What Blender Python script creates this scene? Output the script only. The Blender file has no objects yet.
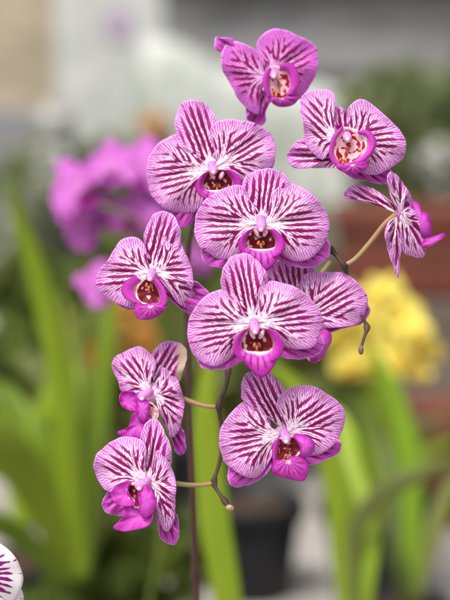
import bpy, math, random
from mathutils import Vector, Matrix, noise as mnoise
random.seed(7)
R = math.radians
SC = bpy.context.scene
COL = SC.collection

# ------------------------------------------------------------------ camera
FD = 0.8                       # focus distance (m)
TILT = R(8)
CAM = Vector((0, -FD*math.cos(TILT), 0.6))
FWD = Vector((0, math.cos(TILT), -math.sin(TILT)))
RIGHT = Vector((1, 0, 0))
UP = RIGHT.cross(FWD)
S = 0.3/600                    # metres per photo pixel on the focus plane
cd = bpy.data.cameras.new('camera'); cam = bpy.data.objects.new('camera', cd); COL.objects.link(cam)
cam.location = CAM; cam.rotation_euler = (R(90)-TILT, 0, 0)
cd.sensor_fit = 'VERTICAL'; cd.sensor_height = 36; cd.lens = 36*FD/0.3
cd.clip_start = 0.02; cd.clip_end = 400
cd.dof.use_dof = True; cd.dof.focus_distance = FD; cd.dof.aperture_fstop = 96/21.5
cd.dof.aperture_blades = 0
SC.camera = cam

def P(px, py, d=0.0):
    """photo pixel at camera depth FD+d -> world"""
    k = (FD+d)/FD*S
    return CAM + FWD*(FD+d) + RIGHT*((px-225)*k) + UP*((300-py)*k)
def ground_z(px, py, d): return P(px, py, d).z

# ------------------------------------------------------------------ node helper
class X:
    def __init__(s, nt, sock): s.nt, s.k = nt, sock
    def _m(s, op, *a):
        n = s.nt.nodes.new('ShaderNodeMath'); n.operation = op
        for i, v in enumerate((s,)+a):
            if isinstance(v, X): s.nt.links.new(v.k, n.inputs[i])
            else: n.inputs[i].default_value = v
        return X(s.nt, n.outputs[0])
    def __add__(s, o): return s._m('ADD', o)
    def __radd__(s, o): return s._m('ADD', o)
    def __sub__(s, o): return s._m('SUBTRACT', o)
    def __rsub__(s, o): return (s*-1)+o
    def __mul__(s, o): return s._m('MULTIPLY', o)
    __rmul__ = __mul__
    def cos(s): return s._m('COSINE')
    def sin(s): return s._m('SINE')
    def abs(s): return s._m('ABSOLUTE')
    def pow(s, e): return s._m('POWER', e)
    def max(s, o): return s._m('MAXIMUM', o)
    def min(s, o): return s._m('MINIMUM', o)
    def ss(s, a, b, lo=0.0, hi=1.0):
        n = s.nt.nodes.new('ShaderNodeMapRange'); n.interpolation_type = 'SMOOTHSTEP'; n.clamp = True
        s.nt.links.new(s.k, n.inputs['Value'])
        for nm, v in (('From Min', a), ('From Max', b), ('To Min', lo), ('To Max', hi)):
            if isinstance(v, X): s.nt.links.new(v.k, n.inputs[nm])
            else: n.inputs[nm].default_value = v
        return X(s.nt, n.outputs['Result'])
def comb(nt, *v):
    n = nt.nodes.new('ShaderNodeCombineXYZ')
    for i, a in enumerate(v):
        if isinstance(a, X): nt.links.new(a.k, n.inputs[i])
        else: n.inputs[i].default_value = a
    return n.outputs[0]
def nz(nt, vec, scale=1.0, detail=2.0, rough=0.5):
    n = nt.nodes.new('ShaderNodeTexNoise'); n.inputs['Scale'].default_value = scale
    n.inputs['Detail'].default_value = detail; n.inputs['Roughness'].default_value = rough
    nt.links.new(vec, n.inputs['Vector']); return X(nt, n.outputs['Fac'])
def mixc(nt, f, a, b):
    n = nt.nodes.new('ShaderNodeMix'); n.data_type = 'RGBA'
    if isinstance(f, X): nt.links.new(f.k, n.inputs[0])
    else: n.inputs[0].default_value = f
    for i, c in ((6, a), (7, b)):
        if isinstance(c, tuple): n.inputs[i].default_value = (*c, 1)
        else: nt.links.new(c, n.inputs[i])
    return n.outputs[2]
def lin(r, g, b):
    f = lambda c: (c/255/12.92) if c/255 <= .04045 else ((c/255+.055)/1.055)**2.4
    return (f(r), f(g), f(b))
def newmat(name):
    m = bpy.data.materials.new(name); m.use_nodes = True; nt = m.node_tree
    return m, nt, nt.nodes['Principled BSDF'], nt.nodes['Material Output']
def set_bump(nt, bsdf, h, strength, dist):
    b = nt.nodes.new('ShaderNodeBump'); b.inputs['Strength'].default_value = strength
    b.inputs['Distance'].default_value = dist
    nt.links.new(h.k, b.inputs['Height']); nt.links.new(b.outputs[0], bsdf.inputs['Normal'])
    return b
def translucent(nt, bsdf, out, col, fac, bump=None):
    t = nt.nodes.new('ShaderNodeBsdfTranslucent')
    if isinstance(col, tuple): t.inputs[0].default_value = (*col, 1)
    else: nt.links.new(col, t.inputs[0])
    mx = nt.nodes.new('ShaderNodeMixShader'); mx.inputs[0].default_value = fac
    nt.links.new(bsdf.outputs[0], mx.inputs[1]); nt.links.new(t.outputs[0], mx.inputs[2])
    nt.links.new(mx.outputs[0], out.inputs['Surface'])

def pet_inputs(nt):
    a = nt.nodes.new('ShaderNodeAttribute'); a.attribute_name = 'vein'
    sp = nt.nodes.new('ShaderNodeSeparateXYZ'); nt.links.new(a.outputs['Vector'], sp.inputs[0])
    oi = nt.nodes.new('ShaderNodeObjectInfo')
    return [X(nt, o) for o in sp.outputs], X(nt, oi.outputs['Random'])*37.0

def gabor(nt, X_, Y_, ang, cell, wl, seed, aniso=1.0):
    n = nt.nodes.new('ShaderNodeTexGabor'); n.gabor_type = '2D'
    n.inputs['Scale'].default_value = 1/cell; n.inputs['Frequency'].default_value = cell/wl
    n.inputs['Anisotropy'].default_value = aniso
    nt.links.new(comb(nt, X_+seed*90, Y_, 0.0), n.inputs['Vector'])
    nt.links.new(ang.k, n.inputs['Orientation'])
    return [X(nt, n.outputs[k]) for k in ('Value', 'Phase', 'Intensity')]

def petal_mat(name, sepal=False, pale=lin(252,232,249), mid=lin(247,216,245), edge=lin(196,88,194),
              dark=lin(140,0,98), cover=0.0, soft=0.16, faded=False, wl=5.7):
    m, nt, B, out = newmat(name)
    (t, v, a), seed = pet_inputs(nt)
    fa = nt.nodes.new('ShaderNodeAttribute'); fa.attribute_name = 'flat'
    sp = nt.nodes.new('ShaderNodeSeparateXYZ'); nt.links.new(fa.outputs['Vector'], sp.inputs[0])
    px, py, ang = [X(nt, o) for o in sp.outputs]
    wob = nz(nt, comb(nt, px*.07, py*.07, seed), 1, 1)-.5
    py2 = py + wob*(1.5 if sepal else 2.5)
    g1, ph1, in1 = gabor(nt, px, py2, ang, 26.0 if sepal else 18.0, wl, seed)
    g2, ph2, in2 = gabor(nt, px, py, ang, 5.5, 2.4, seed+3)
    c1 = (ph1*6.28318).cos()*.5+.5
    # lengthwise nerves along the middle of the petal: regular, slowly spreading
    dv = nt.nodes.new('ShaderNodeMath'); dv.operation = 'DIVIDE'
    nt.links.new((py+wob*2.2).k, dv.inputs[0]); nt.links.new((t*(.42 if sepal else .62)+(.66 if sepal else .50)).k, dv.inputs[1])
    yn = X(nt, dv.outputs[0])
    cc = ((yn*(6.28318/(6.0 if sepal else 6.6))+seed).cos())*.5+.5
    fz = nz(nt, comb(nt, px*.05, py*.05, seed+50), 1, 0)-.5
    c1 = mixf(nt, (a+fz*.3).ss(.60, .82) if sepal else (a+fz*.3).ss(.34, .52), cc, c1)
    c2 = (ph2*6.28318).cos()*.5+.5
    brk = nz(nt, comb(nt, px*.11, py*.16, seed+9), 1, 1)
    if sepal:
        w = t.ss(.14, .30)*t.ss(.80, .96, 1, 0)
        thr = 1.02 - w*(0.56+cover) + (brk-.5)*.6 + a*a*0.12
    else:
        w = t.ss(.26, .44)*t.ss(.70, .90, 1, 0)
        thr = 1.13 - w*(0.52+cover) + (brk-.5)*.85 + a.pow(1.3)*0.26 - .15
    darkf = c1.ss(thr-soft, thr+soft)
    # smaller dashes and dots between and beyond the big stripes
    b2 = nz(nt, comb(nt, px*.30, py*.30, seed+31), 1, 0)
    thr2 = 1.16 - t.ss(.20, .34)*t.ss(.84, .97, 1, 0)*0.46 + (b2-.5)*1.5
    d2 = c2.ss(thr2-soft, thr2+soft)
    g = mixc(nt, t.ss(.30, .85), pale, mid)
    fine = nz(nt, comb(nt, t*15, v*6.0, seed+3), 1, 2, .6)
    mf = t.ss(.66, .99)*(c2*.45+fine*.75).ss(.30, .75, .30, 1.0)
    g = mixc(nt, mf, g, edge)
    g = mixc(nt, t.ss(.966, .988)*0.6, g, lin(240,186,238))
    g = mixc(nt, d2*t.ss(.55, .9, .85, .5), g, lin(160,26,134))
    c = mixc(nt, darkf, g, mixc(nt, t.ss(.6, .95), dark, lin(170,30,140)))
    if faded:
        c = mixc(nt, (t+(brk-.5)*.3).ss(.72, .84)*(v*1.0).ss(-.6, .4), c, lin(214,190,172))
    nt.links.new(c, B.inputs['Base Color'])
    B.inputs['Roughness'].default_value = 0.50
    B.inputs['Specular IOR Level'].default_value = 0.28
    hh = c1*0.5 + fine*0.5
    set_bump(nt, B, hh, 0.25, 0.0006)
    translucent(nt, B, out, c, 0.28)
    return m
def mixf(nt, f, a, b): return a + (b-a)*f

def lip_mat(name, throat=True, inner_edge=False, stre=0.6, hs=(.50,.60), heart=lin(112,6,28), rimc=lin(246,214,205), body=lin(172,24,154)):
    m, nt, B, out = newmat(name)
    (t, v, a), seed = pet_inputs(nt)
    n1 = nz(nt, comb(nt, t*4, v*0.8, seed), 1, 2)
    streak = ((v+(n1-.5)*.5)*6.283*1.0).cos()*.5+.5
    soft = nz(nt, comb(nt, t*2.2, v*.35, seed+2), 1, 2)
    lines = nz(nt, comb(nt, t*2.5, v*7, seed+8), 1, 1)
    body2 = mixc(nt, (t.ss(.3, .95))*0.85+(soft-.5)*1.1, lin(206,84,196), body)
    body2 = mixc(nt, lines.ss(.5, .75)*.35, body2, lin(150,16,132))
    body2 = mixc(nt, streak.ss(.62, .9)*t.ss(.12, .3)*t.ss(.62, .85, 1, 0)*stre, body2, lin(120,8,80))
    c = body2
    if stre > .5: c = mixc(nt, (t+(n1-.5)*.2).ss(.06, .22), rimc, body2)
    if inner_edge: c = mixc(nt, (t+(n1-.5)*.12).ss(.44, .52), rimc, body2)
    if throat:
        tn = t+(n1-.5)*.22
        patch_ = nz(nt, comb(nt, t*3.6, v*.55, seed+4), 1, 1.5)
        inner = mixc(nt, patch_.ss(hs[0], hs[1]), heart, lin(236,184,196))
        inner = mixc(nt, tn.ss(.06, .20), lin(190,104,56), inner)
        c = mixc(nt, tn.ss(.84, .95), inner, rimc)
    nt.links.new(c, B.inputs['Base Color'])
    B.inputs['Roughness'].default_value = 0.5
    B.inputs['Specular IOR Level'].default_value = 0.25
    set_bump(nt, B, nz(nt, comb(nt, t*6, v*1.5, seed), 1, 3), 0.3, 0.0008)
    translucent(nt, B, out, c, 0.15)
    return m

def plain_petal(name, base, edge, vein, tl=.3, spotted=False):
    m, nt, B, out = newmat(name)
    (t, v, a), seed = pet_inputs(nt)
    n1 = nz(nt, comb(nt, t*5, v*.7, seed), 1, 3)
    c = mixc(nt, t.ss(.2, .95), base, edge)
    ln = ((v+(n1-.5)*.6)*6.283).cos()*.5+.5
    if spotted:
        b2 = nz(nt, comb(nt, t*9, v*1.3, seed), 1, 1)
        thr = 1.08-(t.ss(.25, .5)*t.ss(.72, .9, 1, 0))*.8+(b2-.5)*1.3
        c = mixc(nt, ln.ss(thr-.1, thr+.1), c, vein)
    else:
        c = mixc(nt, ln.ss(.5, 1)*.35, c, vein)
    nt.links.new(c, B.inputs['Base Color']); B.inputs['Roughness'].default_value = .5
    B.inputs['Specular IOR Level'].default_value = .25
    translucent(nt, B, out, c, tl)
    return m

def noisy(name, c1, c2, scale=20, rough=.7, bump=.2, dist=.002, spec=.3, tl=0, detail=4, stretch=(1,1,1), vary=False):
    m, nt, B, out = newmat(name)
    tc = nt.nodes.new('ShaderNodeTexCoord'); mp = nt.nodes.new('ShaderNodeMapping')
    mp.inputs['Scale'].default_value = stretch
    nt.links.new(tc.outputs['Object'], mp.inputs[0])
    n = nz(nt, mp.outputs[0], scale, detail, .6)
    c = mixc(nt, n.ss(.3, .7), c1, c2)
    if vary:
        oi = nt.nodes.new('ShaderNodeObjectInfo'); hv = nt.nodes.new('ShaderNodeHueSaturation')
        r_ = X(nt, oi.outputs['Random'])
        nt.links.new((r_*.025+.488).k, hv.inputs['Hue']); nt.links.new(((r_*7.3).sin()*.22+.95).k, hv.inputs['Value'])
        nt.links.new(c, hv.inputs['Color']); c = hv.outputs[0]
    nt.links.new(c, B.inputs['Base Color']); B.inputs['Roughness'].default_value = rough
    B.inputs['Specular IOR Level'].default_value = spec
    set_bump(nt, B, n, bump, dist)
    if tl: translucent(nt, B, out, c, tl)
    return m

M = {}
M['petal'] = petal_mat('striped_petal')
M['petal_deep'] = petal_mat('striped_petal_deep', pale=lin(238,180,232), mid=lin(220,130,214), edge=lin(196,84,196), cover=-.04)
M['sepal'] = petal_mat('striped_sepal', sepal=True, cover=.06)
M['lateral'] = petal_mat('lateral_sepal', sepal=True, pale=lin(226,150,220), mid=lin(208,110,206), edge=lin(190,64,186),
                         dark=lin(150,20,122), cover=-.10, soft=.2)
M['lip'] = lip_mat('lip_throat', hs=(.60,.66))
M['lip_pale'] = lip_mat('lip_throat_pale', heart=lin(150,18,40), rimc=lin(244,205,222), hs=(.42,.47))
M['lobe'] = lip_mat('lip_lobe', throat=False, stre=0.0)
M['midlobe'] = lip_mat('lip_midlobe', throat=False, stre=0.75)
M['rimlobe'] = lip_mat('lip_side_lobe', throat=False, stre=0.0, inner_edge=True)
M['faded'] = petal_mat('striped_sepal_faded', sepal=True, cover=.06, faded=True)
M['column'] = noisy('column_pink', lin(226,150,212), lin(204,104,188), 260, .35, .1, .0005)
M['lobe_heart'] = noisy('heart_magenta', lin(214,130,206), lin(186,90,176), 300, .45, .1, .0005)
M['heart'] = noisy('heart_pink', lin(240,206,232), lin(226,160,216), 300, .45, .1, .0005)
M['ear'] = noisy('lip_ear', lin(244,214,232), lin(196,104,160), 900, .5, .1, .0004)
M['callus'] = noisy('callus_cream', lin(206,140,92), lin(160,60,36), 900, .4, .2, .0005)
M['pedicel'] = noisy('pedicel_olive', lin(150,140,84), lin(170,132,104), 60, .5, .2, .0005)
M['stem'] = noisy('stem_brown', lin(82,64,50), lin(46,36,34), 160, .6, .8, .0006, stretch=(1,1,.3))
M['mainstem'] = noisy('stem_maroon', lin(88,46,46), lin(56,40,34), 60, .5, .4, .0006, stretch=(1,1,.25))
M['bud'] = noisy('bud_tip', lin(150,84,96), lin(96,90,60), 200, .5, .2, .0005)
M['far_pink'] = plain_petal('pink_petal', lin(214,130,210), lin(202,106,200), lin(180,74,174))
M['far_lip'] = plain_petal('pink_lip', lin(190,60,172), lin(176,44,158), lin(140,20,110))
M['yellow'] = plain_petal('yellow_petal', lin(240,224,88), lin(243,230,122), lin(230,204,70))
M['yellow_lip'] = plain_petal('yellow_lip', lin(236,204,64), lin(238,214,84), lin(210,140,20))
M['white_petal'] = plain_petal('white_petal', lin(238,232,236), lin(246,242,246), lin(150,30,130), spotted=True)
M['leaf'] = noisy('leaf_green', lin(118,146,26), lin(142,168,44), 14, .45, .15, .002, .35, tl=.25, stretch=(1,1,.2), vary=True)
M['leaf_dark'] = noisy('leaf_dark_green', lin(84,100,34), lin(108,122,48), 14, .45, .15, .002, .35, tl=.15, stretch=(1,1,.2), vary=True)
M['leaf_olive'] = noisy('leaf_olive', lin(104,112,52), lin(128,134,70), 14, .5, .15, .002, .3, tl=.2, vary=True)
M['foliage'] = noisy('foliage_green', lin(104,116,72), lin(134,142,100), 30, .6, .1, .002, .25, tl=.2)
M['foliage_grey'] = noisy('foliage_greyish', lin(138,144,120), lin(168,170,150), 30, .6, .1, .002, .25, tl=.2)
M['black_pot'] = noisy('black_plastic', lin(28,29,32), lin(38,39,42), 30, .45, .1, .001)
M['white_pot'] = noisy('white_plastic', lin(214,212,212), lin(196,196,198), 20, .4, .1, .001)
M['terracotta'] = noisy('terracotta', lin(118,64,50), lin(92,52,42), 12, .85, .4, .003)
M['soil'] = noisy('bark_mix', lin(62,44,32), lin(92,68,50), 60, .9, 1, .01)
M['wood'] = noisy('brown_wood', lin(118,106,94), lin(94,82,72), 6, .8, .3, .003, stretch=(.3,1,6))
M['grey'] = noisy('grey_plinth', lin(138,138,142), lin(120,120,124), 9, .8, .2, .003)
M['beige'] = noisy('beige_board', lin(182,170,148), lin(146,134,116), 5, .7, .2, .003, stretch=(1,1,5))
M['cream'] = noisy('cream_paint', lin(216,208,188), lin(206,196,176), 8, .6, .1, .002)
M['white_board'] = noisy('white_board', lin(200,202,200), lin(168,172,164), 7, .5, .05, .001)
M['cloth'] = noisy('white_cloth', lin(200,202,198), lin(150,158,146), 7, .9, .3, .003)
M['print'] = noisy('violet_print', lin(176,160,180), lin(162,142,168), 30, .5, .05, .001)
M['wall'] = noisy('grey_wall', lin(128,128,128), lin(84,84,84), 3.5, .85, .3, .01)
M['rail'] = noisy('wall_rail', lin(136,136,137), lin(120,120,121), 6, .6, .1, .002)
M['wall_dark'] = noisy('dark_post', lin(80,80,82), lin(92,91,91), 6, .6, .1, .002)
M['white_soft'] = plain_petal('white_blossom', lin(206,206,202), lin(214,214,210), lin(190,190,186))
M['orange'] = plain_petal('orange_petal', lin(200,140,60), lin(208,152,74), lin(180,110,40))

# ------------------------------------------------------------------ object helpers
ORG = {}
def tag(o, label=None, cat=None, group=None, kind=None):
    if label: o['label'] = label
    if cat: o['category'] = cat
    if group: o['group'] = group
    if kind: o['kind'] = kind
    return o
def thing(name, label, cat, loc, group=None):
    o = bpy.data.objects.new(name, None); COL.objects.link(o); o.location = loc
    o.empty_display_size = .02
    ORG[o.name] = Vector(loc); return tag(o, label, cat, group)
def mk(name, verts, faces, mats, parent=None, origin=None, vein=None, solid=0, midx=None, smooth=True, sub=0):
    """verts in world coordinates"""
    if origin is None:
        origin = ORG[parent.name] if parent is not None else Vector((0, 0, 0))
    origin = Vector(origin)
    me = bpy.data.meshes.new(name)
    me.from_pydata([tuple(Vector(v)-origin) for v in verts], [], faces)
    for m in (mats if isinstance(mats, (list, tuple)) else [mats]): me.materials.append(m)
    if vein is not None:
        at = me.attributes.new('vein', 'FLOAT_VECTOR', 'POINT')
        at.data.foreach_set('vector', [c for v in vein for c in v])
    if midx: me.polygons.foreach_set('material_index', midx)
    me.polygons.foreach_set('use_smooth', [smooth]*len(faces))
    me.update()
    o = bpy.data.objects.new(name, me); COL.objects.link(o)
    ORG[o.name] = origin
    if parent is not None:
        o.parent = parent; o.location = origin-ORG[parent.name]
    else: o.location = origin
    if solid:
        md = o.modifiers.new('thickness', 'SOLIDIFY'); md.thickness = solid; md.offset = -1
    if sub:
        md = o.modifiers.new('smooth', 'SUBSURF'); md.levels = sub; md.render_levels = sub
    return o

class MB:
    def __init__(s): s.v = []; s.f = []; s.n = []; s.mi = []
    def add(s, v, f, n=None, mi=0):
        o = len(s.v); s.v += [Vector(q) for q in v]; s.f += [tuple(i+o for i in q) for q in f]
        s.n += n if n else [(0.5, 0, 0)]*len(v); s.mi += [mi]*len(f)
    def build(s, name, mats, parent=None, **k):
        return mk(name, s.v, s.f, mats, parent, vein=s.n, midx=s.mi, **k)

def catmull(pts, n, closed):
    m = len(pts); segs = m if closed else m-1
    dense = []
    for i in range(segs):
        g = lambda j: pts[j % m] if closed else pts[min(max(j, 0), m-1)]
        p0, p1, p2, p3 = g(i-1), g(i), g(i+1), g(i+2)
        for k in range(12):
            u = k/12
            dense.append(tuple(.5*((2*p1[c])+(-p0[c]+p2[c])*u+(2*p0[c]-5*p1[c]+4*p2[c]-p3[c])*u*u+(-p0[c]+3*p1[c]-3*p2[c]+p3[c])*u**3) for c in range(2)))
    dense.append(pts[0] if closed else pts[-1])
    L = [0]
    for a, b in zip(dense, dense[1:]): L.append(L[-1]+math.hypot(b[0]-a[0], b[1]-a[1]))
    tot = L[-1]; out = []; j = 0
    for i in range(n+1):
        q = tot*i/n
        while j < len(L)-2 and L[j+1] < q: j += 1
        u = (q-L[j])/max(L[j+1]-L[j], 1e-9)
        out.append((dense[j][0]+(dense[j+1][0]-dense[j][0])*u, dense[j][1]+(dense[j+1][1]-dense[j][1])*u))
    return out, tot

LOC = []
def tepal(base, outl, z0, g=(0, 0), cup=.10, groove=.0, nt=26, ns=72, bend=.45, ruf=.0006, K=12, D=0, seed=0, fold=0.0, gp=(0, 0)):
    """A petal growing from base through a traced outline; px space + depth, curved in depth.
    g: depth slope (m per px) of the flower face, cup: curl of the margin backwards."""
    pts, tot = catmull(outl, ns, False)
    ax = (sum(p[0] for p in pts)/len(pts)-base[0], sum(p[1] for p in pts)/len(pts)-base[1])
    al = math.hypot(*ax) or 1; axn = (ax[0]/al, ax[1]/al)
    size = max(math.hypot(p[0]-base[0], p[1]-base[1]) for p in pts)
    V = []; A = []; F = []; LOC.clear()
    rs = random.Random(seed*7+len(outl)); ph = [rs.uniform(0, 6.28) for _ in range(4)]
    pts = [(p[0]+(.45*math.sin(k*.41+ph[0])+.3*math.sin(k*.93+ph[1]))*size/65*math.sin(math.pi*k/ns), p[1]+(.45*math.sin(k*.37+ph[2])+.3*math.sin(k*.83+ph[3]))*size/65*math.sin(math.pi*k/ns)) for k, p in enumerate(pts)]
    for i in range(nt+1):
        t = i/nt
        for j, o in enumerate(pts):
            s = j/ns
            dx, dy = o[0]-base[0], o[1]-base[1]; r = math.hypot(dx, dy)
            bd = bend*(1-abs(2*s-1)**3)
            c1 = (base[0]+.5*((1-bd)*dx+bd*axn[0]*r), base[1]+.5*((1-bd)*dy+bd*axn[1]*r))
            x = (1-t)**2*base[0]+2*t*(1-t)*c1[0]+t*t*o[0]
            y = (1-t)**2*base[1]+2*t*(1-t)*c1[1]+t*t*o[1]
            ex, ey = x-base[0], y-base[1]
            along = (ex*axn[0]+ey*axn[1])/size; across = (-ex*axn[1]+ey*axn[0])/size
            k = size*S
            z = z0 + (g[0]+gp[0])*ex + (g[1]+gp[1])*ey
            z += cup*k*(1.5*across*across + .7*max(0, along-.35)**2*1.6 - .35*math.sin(min(1, max(0, along))*math.pi)*.5)
            z += groove*k*math.exp(-(across/.09)**2)*math.sin(min(1, t*1.1)*math.pi)
            z += fold*k*across
            z += t**2.2*(ruf*math.sin(s*17+ph[0]) + ruf*.8*math.sin(s*29+ph[1])) + .0004*math.sin(s*11+ph[2])*math.sin(t*5+ph[3])
            V.append(P(x, y, D+z)); A.append((t, (s-.5)*tot/K, abs(s-.5)*2))
            tx = 2*(1-t)*(c1[0]-base[0])+2*t*(o[0]-c1[0]); ty = 2*(1-t)*(c1[1]-base[1])+2*t*(o[1]-c1[1])
            LOC.append((ex*axn[0]+ey*axn[1], -ex*axn[1]+ey*axn[0], math.atan2(-tx*axn[1]+ty*axn[0], tx*axn[0]+ty*axn[1])+math.pi/2))
    for i in range(nt):
        for j in range(ns):
            a = i*(ns+1)+j
            F.append((a, a+ns+1, a+ns+2, a+1))
    return V, F, A

def bowl(center, outl, zc, zr, g=(0, 0), nt=16, ns=48, K=8.0, p=1.6, D=0, zf=None, tips=0):
    """closed patch: lip throat/lobe. zc depth at the centre, zr at the rim"""
    pts, tot = catmull(outl, ns, True); pts = pts[:-1]
    V = []; A = []; F = []
    ymax = max(q[1] for q in pts)
    for i in range(nt+1):
        t = i/nt
        for j, o in enumerate(pts):
            x = center[0]+(o[0]-center[0])*t; y = center[1]+(o[1]-center[1])*t
            z = zc+(zr-zc)*t**p + g[0]*(x-center[0])+g[1]*(y-center[1]) + .0005*math.sin(j*.9)*t*t
            V.append(P(x, y, D+z)); A.append((t, j/ns*tot/K, .5))
    for i in range(nt):
        for j in range(ns):
            a, b = i*ns+j, i*ns+(j+1) % ns
            F.append((a, a+ns, b+ns, b))
    return V, F, A

def loft(outer, inner, zo, zi, g=(0, 0), bulge=-.003, n=28, m=8, D=0, c=(0, 0)):
    a, _ = catmull(outer, n, False); b, _ = catmull(inner, n, False); V = []; A = []; F = []
    for i in range(m+1):
        u = i/m
        for j in range(n+1):
            e = math.sin(math.pi*j/n)**.5
            x = b[j][0]+(a[j][0]-b[j][0])*u; y = b[j][1]+(a[j][1]-b[j][1])*u
            z = zi+(zo-zi)*u + bulge*math.sin(math.pi*(u*.85+.1))*(.3+.7*e) + g[0]*(x-c[0])+g[1]*(y-c[1])
            V.append(P(x, y, D+z)); A.append((.45+.5*u, j/n*2, .5))
    for i in range(m):
        for j in range(n):
            k = i*(n+1)+j; F.append((k, k+n+1, k+n+2, k+1))
    return V, F, A

def tube(path, rad, n=10, cap=True):
    path = [Vector(p) for p in path]
    V = []; F = []
    prev = None
    for i, p in enumerate(path):
        d = (path[min(i+1, len(path)-1)]-path[max(i-1, 0)]).normalized()
        a = prev if prev is not None else (Vector((0, 1, 0)) if abs(d.y) < .9 else Vector((1, 0, 0)))
        u = (a-d*a.dot(d)).normalized(); w = d.cross(u); prev = u
        r = rad[i] if isinstance(rad, (list, tuple)) else rad
        for k in range(n):
            th = 2*math.pi*k/n; V.append(p+u*(r*math.cos(th))+w*(r*math.sin(th)))
    for i in range(len(path)-1):
        for k in range(n):
            a, b = i*n+k, i*n+(k+1) % n; F.append((a, b, b+n, a+n))
    if cap:
        F.append(tuple(range(n-1, -1, -1))); F.append(tuple((len(path)-1)*n+k for k in range(n)))
    return V, F
def smooth_path(pts, k=6):
    pts = [Vector(p) for p in pts]; out = []
    for i in range(len(pts)-1):
        g = lambda j: pts[min(max(j, 0), len(pts)-1)]
        a, b, c, d = g(i-1), g(i), g(i+1), g(i+2)
        for q in range(k):
            u = q/k; out.append(.5*((2*b)+(c-a)*u+(2*a-5*b+4*c-d)*u*u+(3*b-a-3*c+d)*u**3))
    out.append(pts[-1]); return out
def blob(c, rx, ry, rz, axis=None, n=12, m=8, taper=0):
    """ellipsoid, long axis rz along axis"""
    z = (axis or Vector((0, 0, 1))).normalized(); a = Vector((1, 0, 0)) if abs(z.x) < .9 else Vector((0, 1, 0))
    x = (a-z*a.dot(z)).normalized(); y = z.cross(x); V = []; F = []
    for i in range(m+1):
        ph = math.pi*i/m
        for k in range(n):
            th = 2*math.pi*k/n; tp = 1+taper*math.cos(ph)
            V.append(c+x*(rx*tp*math.sin(ph)*math.cos(th))+y*(ry*tp*math.sin(ph)*math.sin(th))+z*(rz*math.cos(ph)))
    for i in range(m):
        for k in range(n):
            F.append((i*n+k, (i+1)*n+k, (i+1)*n+(k+1) % n, i*n+(k+1) % n))
    return V, F

# ------------------------------------------------------------------ the striped orchid
POT = P(195, 300, .03); POT.z = 0
plant = thing('orchid_plant', 'tall striped magenta and white moth orchid with eleven open flowers in sharp focus', 'orchid', POT)

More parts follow.
